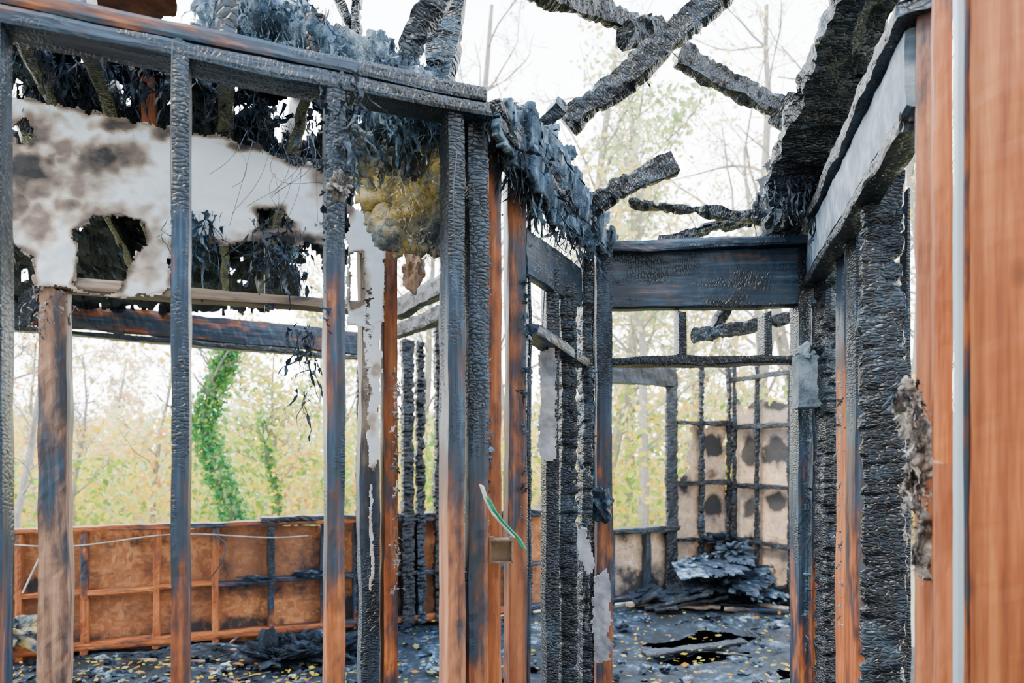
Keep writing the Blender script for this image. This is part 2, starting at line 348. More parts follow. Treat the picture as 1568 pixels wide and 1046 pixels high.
for (u,w_,vt,c) in ((1028,22,565,(1,1)),(1074,8,560,(.85,1)),(1116,8,560,(1,1))):
    post(wf,u-w_/2,u+w_/2,vt,1100,E.Y(u),.05,c,0,xdir=E.d,name='charred_stud',amp=.010,ridge=.012)
for u in (880,935,990):
    post(wf,u-4,u+4,808,1100,E.Y(u),.09,(.6,.9),0,xdir=E.d,name='cripple_stud',amp=.006)
sheet('sheathing_back',wf,lambda u,v:E(u,v)+Vector((0,.07,0)),[(840,812),(1030,812),(1036,735),(1054,724),(1062,650),(1112,646),(1122,900),(840,930)],[],OSBP,3,.012,8,.008,
  soot=[(1092,680,15,18,.95),(1094,775,16,18,.95),(1050,745,12,14,.6),(1095,725,10,8,.4),(900,820,60,10,.5),(990,900,60,30,.6),(1095,850,25,14,.4)])
for z in (1.87,1.23,.62):
    beam('blocking_charred',wf,hz(E,1036,z),hz(E,1120,z),.05,.06,(1,1),0,xdir=(0,0,1),amp=.010)
wr=empty('wall_right_exterior')
for (u,c,vt) in ((1124,(.9,1),560),(1159,(.8,1),560),(1210,(.9,1),555)):
    post(wr,u-4,u+4,vt,1100,R.Y(u),.05,c,0,xdir=(1,0,0),name='charred_stud',amp=.008,ridge=.008)
for z in (1.83,1.20,.60,2.35,.06):
    beam('blocking_charred',wr,hz(R,1118,z),hz(R,1216,z),.05,.06,(1,1),0,xdir=(0,0,1),amp=.010)
sheet('sheathing_right',wr,lambda u,v:R(u,v)+Vector((.06,.05,0)),[(1118,600),(1135,625),(1165,612),(1220,622),(1220,930),(1118,900)],[],OSBP,2.5,.012,9,.008,nrm=(-1,0,0),
  soot=[(1142,690,12,20,.8),(1184,690,19,20,.95),(1143,775,11,16,.8),(1184,770,16,15,.9),(1140,612,20,10,.8),(1184,620,24,8,.8),(1143,830,14,10,.5),(1182,835,18,10,.3),(1140,880,20,24,.6)])
# =============== corridor left wall B
wb=empty('wall_corridor_left')
for z in (2.39,2.43):
    beam('top_plate',wb,hz(B,738,z),hz(B,928,z),.04,.11,(1,1),0,xdir=(0,0,1),amp=.008)
post(wb,744,765,240,1100,2.02,.085,(.42,.60),0,xdir=(1,.2,0))
post(wb,774,803,270,1100,2.14,.085,(.38,.72),.1,xdir=(1,.2,0))
post(wb,805,811,300,1100,2.2,.05,(.6,.9),0,xdir=(1,.2,0))
post(wb,832,852,415,1100,2.42,.085,(1,.9),.3,xdir=(1,.2,0))
post(wb,852,880,440,1100,2.55,.10,(1,1),0,xdir=(1,.2,0),amp=.005,ridge=.007)
post(wb,886,903,395,1100,2.75,.10,(.95,1),0,xdir=(1,.2,0),amp=.005,ridge=.007)
beam('header_board',wb,P(800,385,2.15),P(884,440,2.7),.15,.04,(.7,.8),.2,xdir=(0,0,1),amp=.004)
beam('rail',wb,P(803,503,2.15),P(884,555,2.7),.035,.09,(.75,.9),.3,xdir=(0,0,1),amp=.006)
GP=mk_simple('grey_paper',[(.35,(.10,.11,.13)),(.6,(.36,.36,.40))],(1,1,1),6,.9,.3)
sheet('drywall_strip',wb,lambda u,v:P(u,v,2.36),[(826,540),(850,530),(852,700),(838,705),(822,690),(828,600)],[],GP,2.5,.008,5,.02)
sheet('drywall_strip',wb,lambda u,v:P(u,v,2.8),[(910,885),(932,870),(934,1010),(907,1012)],[],GP,2.5,.008,5,.02)
sheet('lath_scrap',wb,lambda u,v:P(u,v,2.55),[(880,815),(895,808),(912,870),(902,882),(886,850)],[],GP,3,.008,3,.02)
# =============== corridor end frame D
wd=empty('door_frame_burnt')
post(wd,911,936,385,1100,2.9,.10,(.46,.84),.1,name='jamb_stud')
post(wd,898,909,400,1100,2.98,.10,(.9,1),.1,name='jamb_stud')
post(wd,1215,1236,380,1100,2.95,.10,(.52,.92),0,name='jamb_stud')
post(wd,1236,1252,380,1100,3.02,.10,(.15,.95),0,name='jamb_stud')
beam('header_beam',wd,P(922,432,2.95),P(1246,426,2.95),.25,.09,(.74,.74),.6,xdir=(0,0,1),amp=.004)
beam('top_plate',wd,P(915,384,2.93),P(1250,372,2.93),.045,.13,(.8,.75),.2,xdir=(0,0,1),amp=.006)
beam('door_head_rail',wd,P(925,554,2.95),P(1222,553,2.95),.032,.10,(.9,.9),.2,xdir=(0,0,1),amp=.007)
for u in (1041,1171): post(wd,u-6,u+6,478,548,2.95,.09,(.9,.9),.2,name='cripple_stud')
# =============== corridor right wall C
wc=empty('wall_corridor_right')
beam('top_plate',wc,P(1420,0,1.42),P(1246,358,3.0),.045,.12,(.95,.9),0,xdir=(0,0,1),amp=.008)
HB=mk_simple('smoked_beam',[(.3,(.02,.04,.065)),(.5,(.08,.12,.17)),(.72,(.26,.33,.40))],(10,2,14),1.0,.6,.5,.004)
o=beam('header_beam',wc,P(1404,105,1.47),P(1240,396,2.98),.17,.05,(.45,.5),1.0,xdir=(0,0,1),amp=.004); o.data.materials[0]=HB
beam('header_lower_edge',wc,P(1404,182,1.49),P(1240,440,2.98),.035,.07,(.9,1),0,xdir=(0,0,1),amp=.006)
post(wc,1252,1284,400,1100,2.8,.12,(1,1),0,amp=.006,ridge=.012,name='charred_stud')
post(wc,1286,1301,250,1100,2.5,.07,(.05,.92),0,name='stud')
post(wc,1302,1320,230,1100,2.3,.07,(.35,1),0,name='charred_stud')
post(wc,1320,1382,270,1100,1.95,.05,(1,1),0,amp=.006,ridge=.016,name='charred_post',xdir=(1,-.3,0))
post(wc,1384,1390,290,1100,2.2,.04,(.9,1),0,name='stud')
# =============== near right posts
wn=empty('wall_partition_right')
post(wn,1404,1427,-150,1100,1.45,.05,(.42,.50),.15,name='stud',xdir=(1,-.5,0),amp=.002)
post(wn,1430,1456,-150,1100,1.35,.05,(.48,.46),0,name='stud',xdir=(1,-.5,0),amp=.002)
post(wn,1432,1460,712,1100,1.26,.03,(0.0,.22),.1,name='sister_stud',xdir=(1,-.5,0),amp=.002)
post(wn,1496,1680,-150,1100,1.12,.05,(.14,.20),.0,name='corner_post',xdir=(1,-.5,0),amp=.002)
def mk_metal():
    m,nt,b,o=newmat('galvanised_edge'); b.inputs['Base Color'].default_value=(.30,.38,.46,1); b.inputs['Metallic'].default_value=.3; b.inputs['Roughness'].default_value=.5; return m
q=P(1467,700,1.10); o=beam('edge_strip',wn,(q.x,q.y,0),(q.x,q.y,2.45),.009,.012,amp=.0008); o.data.materials[0]=mk_metal()
q=P(1477,700,1.16); beam('backing_stud',wn,(q.x,q.y,0),(q.x,q.y,2.45),.02,.03,(.62,.6),0,amp=.001)
sheet('insulation_strip',wn,lambda u,v:P(u,v,1.38),[(1378,585),(1392,572),(1402,600),(1420,625),(1424,700),(1414,760),(1424,830),(1412,885),(1398,880),(1402,800),(1390,740),(1388,660),(1372,612)],[],INSL,2.2,.010,9,.04,bscale=14,smooth=True)
shreds('insulation_strip',wn,lambda u,v:P(u,v,1.37),[(1384,590),(1412,600),(1420,880),(1396,880)],90,INSL,.015,.045,.008,61,dep=.012)
shreds('insulation_strip',wn,lambda u,v:P(u,v,1.38),[(1362,595),(1400,575),(1400,610),(1370,612)],20,ASH,.015,.04,.008,62,dep=.012)
# =============== roof timbers
rf=empty('roof_rafters')
def raf(u0,v0,Y0,u1,v1,Y1,w,d=.06,c=(1,1),t=0,amp=.014,rd=.010): 
    return beam('charred_rafter',rf,P(u0,v0,Y0),P(u1,v1,Y1),w,d,c,t,xdir=(0,0,1) if abs(u1-u0)>abs(v1-v0) else (1,0,0),amp=amp,ridge=rd)
raf(598,130,2.0,700,-60,1.9,.08)
raf(668,140,2.0,708,-60,2.2,.08)
raf(780,-40,2.6,1000,52,3.2,.11)
raf(960,58,3.0,1008,45,3.1,.10,.1,amp=.03)
raf(1130,-30,2.7,868,192,2.9,.10)
raf(1040,85,3.1,1200,172,3.2,.11)
raf(1195,165,3.2,1300,215,3.0,.16)
raf(800,222,2.6,860,155,2.5,.06)
raf(880,325,2.7,1034,248,2.6,.08)
raf(965,312,3.2,1200,340,3.1,.05)
raf(1012,368,3.4,1200,322,3.2,.065)
raf(1345,-80,1.9,1195,350,3.0,.20,.08,amp=.03)
raf(1330,-40,2.6,1180,330,3.3,.14,.08,amp=.03)
raf(1062,515,3.6,1225,482,3.4,.07)
raf(1085,522,3.7,1112,470,3.6,.06)
raf(520,0,2.3,556,60,2.3,.03,t=.5,c=(.9,.9))
raf(480,40,2.4,600,90,2.3,.05,t=.5,c=(.9,.9))
raf(546,60,2.3,552,-60,2.3,.045,t=.5,c=(.9,.9))
sheet('charred_roof_deck',rf,lambda u,v:P(u,v,3.3-(u-1150)/180*1.0),[(1330,-60),(1370,-60),(1330,60),(1335,130),(1290,240),(1266,330),(1185,350),(1148,352),(1162,290),(1205,200),(1250,120)],[[(1284,120),(1306,118),(1316,135),(1294,145)],[(1252,225),(1275,222),(1275,262),(1252,250)],[(1196,330),(1240,330),(1238,352),(1190,352)]],BLK,4,.02,14,.06)
shreds('roof_shreds',rf,lambda u,v:P(u,v,2.7),[(1150,320),(1250,180),(1330,20),(1310,200),(1260,340)],200,ASH,.04,.16,.014,21)
shreds('roof_shreds',rf,lambda u,v:P(u,v,3.0),[(870,180),(1000,60),(1110,0),(1000,100)],60,ASH,.03,.10,.012,22)
# =============== insulation
ia=empty('insulation_batts')
def insheet(nm,mp,poly,mat,holes=(),**k): return sheet(nm,ia,mp,poly,list(holes),mat,3.0,.02,14,k.get('b',.09),bscale=k.get('s',7),smooth=True)
insheet('batt_hanging',lambda u,v:P(u,v,1.98),[(540,190),(600,180),(660,190),(690,200),(690,330),(676,378),(620,392),(585,388),(560,330),(542,258)],INSY)
insheet('batt_sooty',lambda u,v:P(u,v,1.9),[(530,100),(590,60),(640,110),(720,130),(750,175),(700,205),(640,200),(600,215),(560,190),(530,150)],INS)
insheet('batt_upper',lambda u,v:P(u,v,1.85),[(300,-20),(460,-20),(480,40),(520,50),(600,80),(600,120),(540,118),(440,92),(330,62),(305,40)],INS)
insheet('batt_corridor',lambda u,v:B(u,v)+Vector((.03,-.05,0)),[(745,175),(800,180),(835,225),(880,290),(935,380),(905,395),(870,370),(820,330),(780,270),(745,220)],INS,b=.07)
shreds('batt_fibres',ia,lambda u,v:P(u,v,1.9),[(540,100),(600,60),(740,150),(740,200),(640,220),(560,200)],280,INS,.03,.13,.010,31)
shreds('batt_fibres',ia,lambda u,v:P(u,v,1.82),[(300,0),(480,0),(600,90),(600,130),(420,90),(310,50)],240,INS,.03,.12,.010,32)
shreds('batt_fibres',ia,lambda u,v:B(u,v)+Vector((0,-.06,0)),[(745,175),(800,180),(935,375),(905,400),(800,300)],340,ASH,.05,.19,.013,33)
shreds('batt_fibres',ia,lambda u,v:P(u,v,1.95),[(560,200),(684,220),(680,380),(590,380)],120,INSY,.03,.08,.010,34)
shreds('batt_fibres',ia,lambda u,v:P(u,v,1.62),[(505,110),(555,110),(550,300),(530,300)],40,ASH,.03,.10,.010,35)
for (u,va,vb,Y,n,mt) in ((744,290,820,1.97,60,INS),(606,560,900,2.2,40,INSL),(803,420,800,2.1,34,INS),(884,480,900,2.65,40,INS),(1285,560,960,2.4,30,INSL),(1236,640,1000,2.88,30,ASH),(905,560,740,2.8,30,INS),(563,430,620,2.18,20,INSL),(498,150,520,1.6,14,ASH)):
    shreds('insulation_tufts',ia,lambda u_,v_,Y=Y:P(u_,v_,Y),[(u-3,va),(u+4,va),(u+4,vb),(u-3,vb)],n,mt,.01,.035,.016,int(u),.5,dep=.008)
blob('insulation_lump',ia,P(519,285,1.58),(.022,.025,.024),INSL,5,.7,5,3)
blob('insulation_lump',ia,P(632,415,2.3),(.035,.03,.06),mk_simple('brown_paper',[(.4,(.10,.05,.03)),(.6,(.3,.2,.14))],rough=.9),4,.4,3,8)
# =============== small fittings
eb=empty('electrical_box')
PL=mk_simple('aged_plastic',[(.3,(.14,.08,.045)),(.7,(.28,.19,.12))],nscale=20,rough=.6)
def box(name,parent,c,s,mat,bev=.004):
    bm=bmesh.new(); bmesh.ops.create_cube(bm,size=1)
    for v in bm.verts: v.co=Vector((v.co.x*s[0],v.co.y*s[1],v.co.z*s[2]))+Vector(c)
    bmesh.ops.bevel(bm,geom=bm.edges[:],offset=bev,segments=2)
    me=bpy.data.meshes.new(name); bm.to_mesh(me); bm.free(); me.materials.append(mat); o=bpy.data.objects.new(name,me); bpy.context.collection.objects.link(o)
    if parent:o.parent=parent
    return o
c=P(768,842,1.95); box('box_back',eb,c+Vector((0,.0,0)),(.062,.006,.06),PL,.002)
box('box_side',eb,c+Vector((-.031,0,0)),(.005,.05,.065),PL,.002); box('box_side',eb,c+Vector((.031,0,0)),(.005,.05,.065),PL,.002)
box('box_side',eb,c+Vector((0,0,.031)),(.066,.05,.005),PL,.002); box('box_side',eb,c+Vector((0,0,-.031)),(.066,.05,.005),PL,.002)
for dx in(-.028,.028): box('mounting_ear',eb,c+Vector((dx,-.02,.036)),(.012,.012,.012),PL,.002)
eb2=empty('electrical_panel')
GR=mk_simple('grey_panel',[(.35,(.02,.035,.055)),(.6,(.12,.17,.23))],nscale=12,rough=.6)
c=P(1233,585,2.85); box('panel_body',eb2,c,(.085,.07,.22),GR,.006); box('panel_lid',eb2,c+Vector((0,-.04,-.09)),(.10,.03,.03),GR,.004)
blob('panel_melted_top',eb2,c+Vector((0,0,.12)),(.04,.035,.035),GR,3,.4,3,2)
jb=empty('melted_junction_box'); c=P(921,770,2.8)
blob('melted_body',jb,c,(.045,.04,.055),ASH,4,.5,3,4); box('box_back',jb,c+Vector((0,.03,0)),(.07,.03,.09),GR)
GS=mk_simple('green_strap',[(.4,(.0,.11,.06)),(.6,(.01,.20,.10))],nscale=9,rough=.5); WS=mk_simple('pale_strap',[(.4,(.3,.33,.32)),(.6,(.5,.52,.5))],nscale=9,rough=.6)
def strap(name,mat,pts,w,Y,parent):
    V=[];Fc=[]
    for i,(u,v) in enumerate(pts):
        p=P(u,v,Y); V.append(p+Vector((-w,0,w*.4)));V.append(p+Vector((w,-.01,-w*.4)))
    for i in range(len(pts)-1): a=2*i; Fc.append((a,a+1,a+3,a+2))
    o=addmesh(name,V,Fc,mat,parent); s=o.modifiers.new('s','SOLIDIFY'); s.thickness=.003
gs=empty('fabric_strap')
strap('strap_green',GS,[(748,762),(757,780),(769,796),(782,810),(794,822),(803,838)],.006,1.70,gs)
strap('strap_pale',WS,[(738,742),(746,766),(758,788),(772,804),(786,820)],.005,1.74,gs)
wi=empty('hanging_wires')
WM=mk_simple('wire_dark',[(.4,(.01,.015,.02)),(.6,(.04,.05,.07))],rough=.5,bump=0)
WL=mk_simple('wire_pale',[(.4,(.2,.2,.2)),(.6,(.4,.4,.4))],rough=.5,bump=0)
def wire(pts,r,mat=WM):
    cu=bpy.data.curves.new('wire','CURVE'); cu.dimensions='3D'; cu.bevel_depth=r; sp=cu.splines.new('BEZIER'); sp.bezier_points.add(len(pts)-1)
    for b_,p in zip(sp.bezier_points,pts): b_.co=p; b_.handle_left_type=b_.handle_right_type='AUTO'
    cu.materials.append(mat); o=bpy.data.objects.new('wire',cu); bpy.context.collection.objects.link(o); o.parent=wi
rn=random.Random(9)
for i in range(14):
    u=rn.uniform(350,490); v=rn.uniform(200,270)
    wire([P(u,v,1.95),P(u+rn.uniform(-30,30),v+rn.uniform(20,60),1.9),P(u+rn.uniform(-60,60),v+rn.uniform(60,140),1.93)],.0007)
wire([P(700,230,1.7),P(694,300,1.7),P(698,380,1.7)],.0012); wire([P(832,200,2.3),P(838,320,2.3),P(830,520,2.35)],.002)
wire([P(264,60,1.45),P(262,160,1.43),P(262,330,1.44)],.0012)
wire([hz(E,u,.86-.03*math.sin((u-20)/480*9))+Vector((.03,-.06,0)) for u in range(20,520,50)],.0045,WL)
wire([hz(E,330,.87)+Vector((.03,-.07,0)),hz(E,345,.80)+Vector((.03,-.08,0)),hz(E,340,.66)+Vector((.03,-.08,0)),hz(E,322,.52)+Vector((.03,-.08,0))],.005,WM)
wire([hz(E,75,.85)+Vector((.03,-.07,0)),hz(E,60,.70)+Vector((.03,-.08,0)),hz(E,40,.5)+Vector((.03,-.08,0))],.006,WL)
# =============== floor, ground
def mk_floor():
    m,nt,b,o=newmat('ash_floor'); k=N(nt); v=k.coord((1,1,1))
    n1=k.noise(v,2.3,8,.68); n2=k.noise(v,16,6,.7)
    mx=k.math('ADD',n1,k.math('MULTIPLY',k.math('SUBTRACT',n2,.5),.7))
    c=k.ramp(mx,[(.40,(.002,.004,.007)),(.55,(.009,.018,.033)),(.64,(.04,.075,.12)),(.72,(.28,.36,.46))])
    k.l(c,b.inputs['Base Color']); b.inputs['Roughness'].default_value=.6; b.inputs['Specular IOR Level'].default_value=.25; k.bump(k.noise(v,22,6,.75),b,.9,.04); return m
FL=mk_floor()
def fl(u,v): return P(u,v,CH*F/(v-HZ))
holes=[[(985,986),(1080,964),(1155,970),(1150,984),(1080,992),(1010,1000)],[(1000,1010),(1090,1000),(1150,992),(1144,1008),(1060,1018)],[(1188,1026),(1208,1022),(1212,1044),(1192,1044)],[(330,1012),(380,1004),(400,1014),(350,1022)]]
def pxof(x,y): return (784+F*x/y, HZ+F*CH/y)
V=[];Fc=[];n1=260
for i in range(n1+1):
    for j in range(n1+1):
        x=-4.6+7.9*i/n1; y0=-1.0; y1=E.c+E.m*x+.09; y=y0+(y1-y0)*j/n1
        if x>2.35: y=min(y, 7.62-(x-2.35)*2.5 )
        V.append((x,y,.05*noise.fractal(Vector((x*2.2,y*2.2,0)),1,2,6)-.01))
for i in range(n1):
    for j in range(n1):
        a=i*(n1+1)+j; x,y,_=V[a]
        if y>3.5:
            px=pxof(x,y); px=(px[0]+8*noise.noise(Vector((x*9,y*9,0))),px[1]+3*noise.noise(Vector((x*9,y*9,5))))
            if any(inpoly(px[0],px[1],h) for h in holes): continue
        Fc.append((a,a+n1+1,a+n1+2,a+1))
addmesh('floor',V,Fc,FL)
cs=empty('crawlspace')
addmesh('crawlspace_dark_sheet',[(-4.4,-.9,-.3),(2.8,-.9,-.3),(2.8,6.4,-.3),(2.2,7.2,-.3),(-4.4,4.7,-.3)],[(0,1,2,3,4)],PITDARK,cs)  # black sheet painted as the darkness below the floor holes
GRD=mk_simple('leafy_ground',[(.3,(.13,.13,.08)),(.5,(.22,.21,.12)),(.7,(.22,.24,.13))],(1,1,1),1.5,.9,.0)
V=[];Fc=[];n1=60
for i in range(n1+1):
    for j in range(n1+1):
        x=-70+150*i/n1; y=-15+110*j/n1; d=math.hypot(x,y-3)
        V.append((x,y,-.35+max(0,d-25)*.03+.25*noise.noise(Vector((x*.1,y*.1,0)))*(d>10)))
for i in range(n1):
    for j in range(n1): a=i*(n1+1)+j; Fc.append((a,a+n1+1,a+n1+2,a+1))
addmesh('ground',V,Fc,GRD)
# debris
db=empty('debris_pile')
rn=random.Random(11)
for i in range(70):
    u=rn.uniform(1030,1200); v=rn.uniform(905,930)
    p=fl(u,v); s=rn.uniform(.05,.17); h=rn.uniform(0,.62)*max(0,1-abs(u-1115)/95)
    blob('charred_chunk',db,p+Vector((0,0,h)),(s,s*.8,s*.45),rn.choice([ASH,BLK,BLK]),4,1.1,5,i)
for i,(u,v,w_,h_,mt) in enumerate(((1060,868,50,20,INS),(1130,852,40,26,ASH),(1085,893,80,16,BLK),(1150,885,60,22,ASH),(1010,908,80,14,BLK),(1180,908,50,14,INS),(1105,865,46,18,ASH))):
    sheet('crumpled_sheet',db,lambda a,b,u=u,v=v:P(a,b,6.3+.004*(v+30-b)*4),[(u-w_*.6,v-h_*.2),(u-w_*.2,v-h_*.9),(u+w_*.1,v-h_*.5),(u+w_*.4,v-h_),(u+w_*.6,v+h_*.3),(u,v+h_),(u-w_*.5,v+h_*.8)],[],mt,2,.01,8,.22,bscale=6)
for i in range(26):
    p=fl(rn.uniform(950,1180),rn.uniform(905,940)); a=rn.uniform(-.6,.6); L=rn.uniform(.2,.6)
    beam('fallen_board',db,p+Vector((0,0,.04)),p+Vector((L*math.cos(a),L*math.sin(a)*.5-.1,rn.uniform(.02,.25))),.07,.03,(rn.choice([.5,.9,1.0]),1),1.0,xdir=(0,1,0),amp=.012)
for (u0,v0,u1,v1) in ((985,1008,1140,989),(960,930,1100,935),(1110,920,1205,938)):
    beam('fallen_board',db,fl(u0,v0)+Vector((0,0,.03)),fl(u1,v1)+Vector((0,0,.04)),.10,.03,(1,1) if v0>950 else (.4,.4),1.0,xdir=(0,1,0),amp=.012)
db2=empty('rubble')
for i in range(440):
    t=rn.random()
    if t<.5: u=rn.uniform(0,560); v=rn.uniform(1012-u*.075,1080)
    else: u=rn.uniform(560,1250); v=rn.uniform(935,1080)
    s=rn.choice([.012,.02,.03,.045,.06])*rn.uniform(.6,1.1)
    if any(inpoly(u,v,h) for h in holes): continue
    blob('rubble_chunk',db2,fl(u,v)+Vector((0,0,.01)),(s,s*rn.uniform(.6,1),s*.5),rn.choice([ASH,BLK,BLK,INS]),2,1.0,4,i+50)
for i in range(60):
    u=rn.choice([rn.uniform(60,560),rn.uniform(600,1240)]); v=rn.uniform(985 if u<560 else 945,1070); p=fl(u,v); a=rn.uniform(0,3.14); L=rn.uniform(.05,.25)
    if any(inpoly(u,v,h) for h in holes): continue
    beam('splinter',db2,p+Vector((0,0,.02)),p+Vector((L*math.cos(a),L*math.sin(a),rn.uniform(.0,.06))),.025,.012,(rn.choice([.3,.9,1.0]),1),.6,xdir=(0,1,0),amp=.004,jag=.01)
for i in range(5):
    blob('soot_heap',db2,fl(420+i*22,1012+rn.uniform(-6,8))+Vector((0,0,.04)),(.18,.12,.10),rn.choice([BLK,ASH]),5,1.2,5,77+i)
for i in range(5):
    u=rn.uniform(350,490); p=hz(E,u,.505)+Vector((.03,-.06,0)); blob('ash_clump',db2,p,(.10,.03,.022),rn.choice([INS,ASH,BLK]),3,.9,4,i+90)
blob('melted_heap',db2,hz(E,25,.22)+Vector((.03,-.12,0)),(.16,.08,.09),INSY,4,.9,4,98)
# ---------------- leaves helper
def leafcloud(name,pts,cols,size,parent=None,flat=False):
    n=len(pts); pts=np.array(pts,dtype=float); cols=np.array(cols,dtype=float)
    a=np.random.normal(size=(n,3)); a/=np.linalg.norm(a,axis=1)[:,None]
    b=np.random.normal(size=(n,3))
    if flat: a[:,2]*=.15; b[:,2]*=.15
    b-=a*(a*b).sum(1)[:,None]; b/=np.linalg.norm(b,axis=1)[:,None]
    s=(size*np.random.uniform(.5,1.3,n))[:,None] if np.isscalar(size) else (np.array(size)*np.random.uniform(.5,1.3,n))[:,None]
    v=np.empty((n,4,3)); v[:,0]=pts-a*s; v[:,1]=pts-b*s*.55; v[:,2]=pts+a*s; v[:,3]=pts+b*s*.55
    me=bpy.data.meshes.new(name); me.vertices.add(4*n); me.vertices.foreach_set('co',v.ravel()); me.loops.add(4*n); me.loops.foreach_set('vertex_index',np.arange(4*n))
    me.polygons.add(n); me.polygons.foreach_set('loop_start',np.arange(n)*4); me.polygons.foreach_set('loop_total',np.full(n,4)); me.update()
    ca=me.color_attributes.new('Col','FLOAT_COLOR','POINT'); cc=np.ones((n,4,4)); cc[:,:,:3]=cols[:,None,:]; ca.data.foreach_set('color',cc.ravel())
    me.materials.append(LEAF); o=bpy.data.objects.new(name,me); bpy.context.collection.objects.link(o)
    if parent:o.parent=parent
    return o
PAL={'yel':[(.92,.60,.005),(.94,.72,.04),(.78,.64,.02)],'grn':[(.26,.44,.02),(.44,.62,.05),(.13,.30,.03)],'org':[(.90,.36,.02),(.82,.28,.07),(.92,.55,.08)],'pal':[(.72,.74,.26),(.55,.66,.32),(.86,.68,.30)]}
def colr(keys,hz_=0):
    c=np.array(random.choice(PAL[random.choice(keys)]))*random.uniform(.75,1.05); return c*(1-hz_)+np.array((.86,.88,.88))*hz_  # blend toward pale grey paints distance haze into the leaf colour
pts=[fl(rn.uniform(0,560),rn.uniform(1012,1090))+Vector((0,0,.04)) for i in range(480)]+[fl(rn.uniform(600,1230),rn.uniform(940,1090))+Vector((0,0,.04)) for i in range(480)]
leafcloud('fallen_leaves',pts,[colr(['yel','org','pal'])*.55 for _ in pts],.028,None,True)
# ---------------- trees
def tubeinto(V,Fc,ps,r0,r1,s):
    base=len(V);n=len(ps)
    for i,p in enumerate(ps):
        d=(ps[min(i+1,n-1)]-ps[max(i-1,0)]).normalized(); a=d.orthogonal().normalized(); b=d.cross(a); r=r0+(r1-r0)*i/(n-1)
        for q in range(s): t=6.283*q/s; V.append(p+a*math.cos(t)*r+b*math.sin(t)*r)
    for i in range(n-1):
        for q in range(s): q2=(q+1)%s; Fc.append((base+i*s+q,base+i*s+q2,base+(i+1)*s+q2,base+(i+1)*s+q))
def tree(x,y,h,seed,leaf=0,keys=('yel',),haze=.3,lean=(0,0),r0=None,nb=13,bark=BARK,lsize=.09,low=.25,path=None):
    rd=random.Random(seed); e=empty('tree',(0,0,0)); V=[];Fc=[];tips=[]
    def grow(p,d,L,r,lev,path=None):
        n=(12,7,5,4)[lev]; ps=[p]
        if path: ps=path; n=len(path)-1
        else:
            for i in range(n):
                wob=(.05,.16,.22,.25)[lev]
                d=(d+Vector((rd.gauss(0,wob),rd.gauss(0,wob),rd.gauss(.03,wob)))).normalized(); p=p+d*L/n; ps.append(p)
        tubeinto(V,Fc,ps,r,r*(.35 if lev else .25),(7,4,3,3)[lev])
        if lev==3: tips.extend(ps[1:]); return
        cnt=(nb,6,4)[lev]
        for c_ in range(cnt):
            t=(low+(1-low)*(c_+rd.random())/cnt) if lev==0 else (.25+.75*(c_+rd.random())/cnt)
            i=min(n-1,int(t*n)); q=ps[i]; dd=(ps[i+1]-ps[i]).normalized()
            side=Vector((rd.gauss(0,1),rd.gauss(0,1),rd.gauss(.15,.35))).normalized(); nd=(dd*.55+side*.75).normalized()
            grow(q,nd,L*(.42,.5,.5)[lev]*(1-.45*t)*rd.uniform(.7,1.2),max(.009,r*(.38,.5,.6)[lev]*(1-.6*t)),lev+1)
    z0=-.3+max(0,math.hypot(x,y-3)-25)*.03
    grow(Vector((x,y,z0)),Vector((lean[0],lean[1],1)).normalized(),h,r0 or h*.016,0,path)
    addmesh('trunk_and_branches',V,Fc,bark,e)
    if leaf:
        pp=[];cc=[]
        for i in range(leaf):
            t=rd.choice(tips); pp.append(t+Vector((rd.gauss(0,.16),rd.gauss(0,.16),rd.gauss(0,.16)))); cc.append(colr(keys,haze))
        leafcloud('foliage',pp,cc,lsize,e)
    return e
def at(u,Y): return ((u-784)/F*Y,Y)
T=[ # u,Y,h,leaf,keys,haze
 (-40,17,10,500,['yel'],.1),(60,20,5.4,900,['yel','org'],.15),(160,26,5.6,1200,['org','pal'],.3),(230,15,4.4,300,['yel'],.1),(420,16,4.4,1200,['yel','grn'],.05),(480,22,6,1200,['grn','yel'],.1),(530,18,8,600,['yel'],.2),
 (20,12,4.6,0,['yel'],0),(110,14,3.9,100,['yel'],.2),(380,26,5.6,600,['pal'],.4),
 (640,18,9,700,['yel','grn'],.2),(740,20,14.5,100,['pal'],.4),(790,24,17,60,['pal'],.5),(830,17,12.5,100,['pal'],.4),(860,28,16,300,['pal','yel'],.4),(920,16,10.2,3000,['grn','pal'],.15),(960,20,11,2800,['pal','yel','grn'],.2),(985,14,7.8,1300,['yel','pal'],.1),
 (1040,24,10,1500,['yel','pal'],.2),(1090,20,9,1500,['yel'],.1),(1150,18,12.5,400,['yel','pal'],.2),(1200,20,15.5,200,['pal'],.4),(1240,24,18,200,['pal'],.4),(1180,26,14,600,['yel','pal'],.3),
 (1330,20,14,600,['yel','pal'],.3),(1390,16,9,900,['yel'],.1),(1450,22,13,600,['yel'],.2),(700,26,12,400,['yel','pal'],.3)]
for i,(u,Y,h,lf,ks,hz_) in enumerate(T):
    x,y=at(u,Y); tree(x,y,h,100+i,lf,ks,hz_,lean=(random.uniform(-.12,.12),0),lsize=.085 if Y<22 else .11)
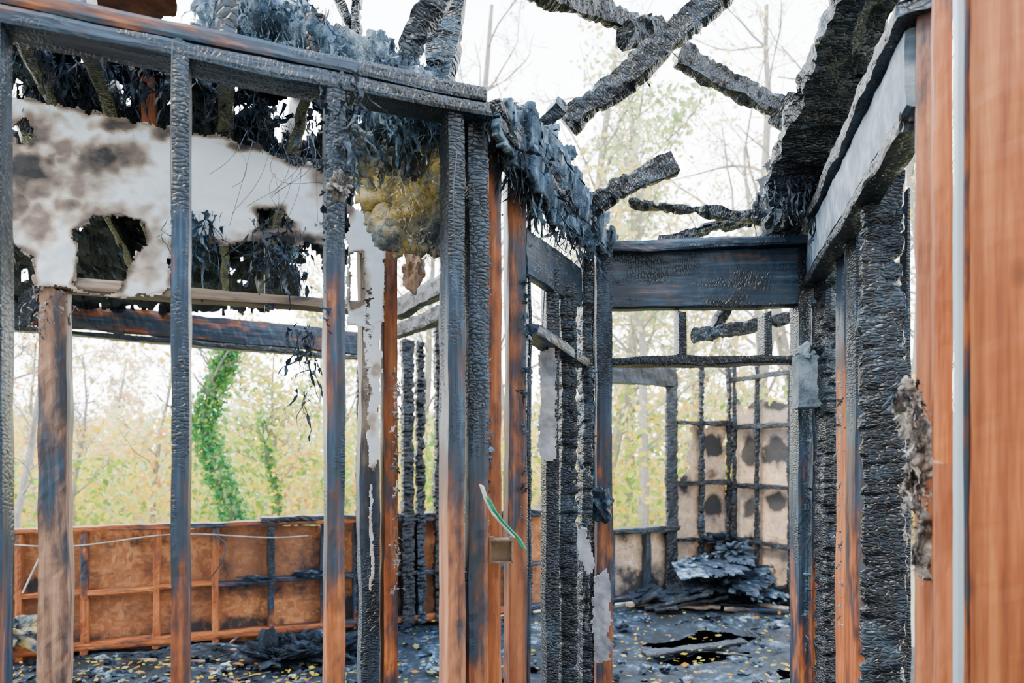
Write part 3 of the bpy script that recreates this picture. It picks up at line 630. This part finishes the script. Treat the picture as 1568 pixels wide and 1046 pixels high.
def ivytree(path,Y,r,nl,seed):
    ps=[P(u,v,Y) for u,v in path]; ps=[Vector((ps[0].x,ps[0].y,-.35))]+ps
    x,y=ps[0].x,ps[0].y; e=tree(x,y,3.6,seed,0,bark=BARK2,r0=r,nb=8,low=.55,path=ps)
    pts=[];cc=[]
    for i in range(nl):
        t=random.random()*(len(ps)-1); j=min(int(t),len(ps)-2); q=ps[j].lerp(ps[j+1],t-j); a=random.uniform(0,6.28); rad=r*1.0*(1-.3*t/len(ps))+abs(random.gauss(0,r*.5))
        if noise.noise(q*2.3)>.35: rad*=.8
        pts.append(q+Vector((rad*math.cos(a),rad*math.sin(a),0))); cc.append(np.array(random.choice([(.03,.17,.07),(.04,.24,.09),(.14,.34,.09),(.24,.40,.09)])))
    leafcloud('ivy',pts,cc,.05,e)
ivytree([(360,800),(344,750),(324,700),(311,660),(318,620),(335,580),(345,550),(352,520)],11.5,.15,4400,501)
ivytree([(430,800),(422,750),(412,710),(405,670),(398,630)],14,.08,600,502)
pts=[];cc=[];sz=[]
for i in range(62000):
    Y=random.choice([random.uniform(13,18),random.uniform(18,26),random.uniform(26,42)])
    u=random.uniform(-120,1650); 
    top=1.5+ (62+45*noise.noise(Vector((u*.012,Y*.2,0)))+30*noise.noise(Vector((u*.05,Y,4))))/F*Y
    if u>820: top*=1.25
    z=-.2+(top+.2)*random.random()**1.15
    x_,y_=at(u,Y); h_=min(.38,max(0,(Y-13)/52))  # painted haze grows with distance, paling the shrub leaves
    g=noise.noise(Vector((u*.010,Y*.3,7)))+(.25 if 380<u<540 else 0)
    ks=['grn','grn','yel'] if g>.12 else (['yel','yel','grn'] if g>-.10 else ['org','yel','pal'])
    if u<260 and z>1.5: ks=['org','pal','yel']
    if z>top*.75: ks=ks+['pal']
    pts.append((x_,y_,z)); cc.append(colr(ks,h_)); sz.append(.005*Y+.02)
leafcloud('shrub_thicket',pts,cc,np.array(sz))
# =============== world, lights, camera
w=bpy.data.worlds.new('w'); bpy.context.scene.world=w; w.use_nodes=True
nt=w.node_tree; k=N(nt); bg=nt.nodes['Background']
tc=k.n('ShaderNodeTexCoord'); s=k.n('ShaderNodeSeparateXYZ'); k.l(tc.outputs['Generated'],s.inputs[0])
k.l(k.ramp(s.outputs[2],[(0,(1,.99,.97)),(.45,(.95,.98,1)),(1,(.30,.60,1.0))]),bg.inputs[0])
k.l(k.math('ADD',9.5,k.math('MULTIPLY',s.outputs[1],6.5)),bg.inputs[1])
sun=bpy.data.lights.new('sun','SUN'); sun.energy=9; sun.angle=.25; sun.color=(1,.84,.60); so=bpy.data.objects.new('sun',sun); bpy.context.collection.objects.link(so)
so.rotation_euler=Vector((.45,.35,-.8)).to_track_quat('-Z','Y').to_euler()
cam=bpy.data.cameras.new('camera'); co=bpy.data.objects.new('camera',cam); bpy.context.collection.objects.link(co)
co.location=(0,0,CH); co.rotation_euler=(math.pi/2,0,0); cam.sensor_width=36; cam.lens=F/1568*36; cam.shift_y=(HZ-522.5)/1568; cam.clip_start=.05
cam.dof.use_dof=True; cam.dof.focus_distance=2.4; cam.dof.aperture_fstop=3.2
bpy.context.scene.camera=co
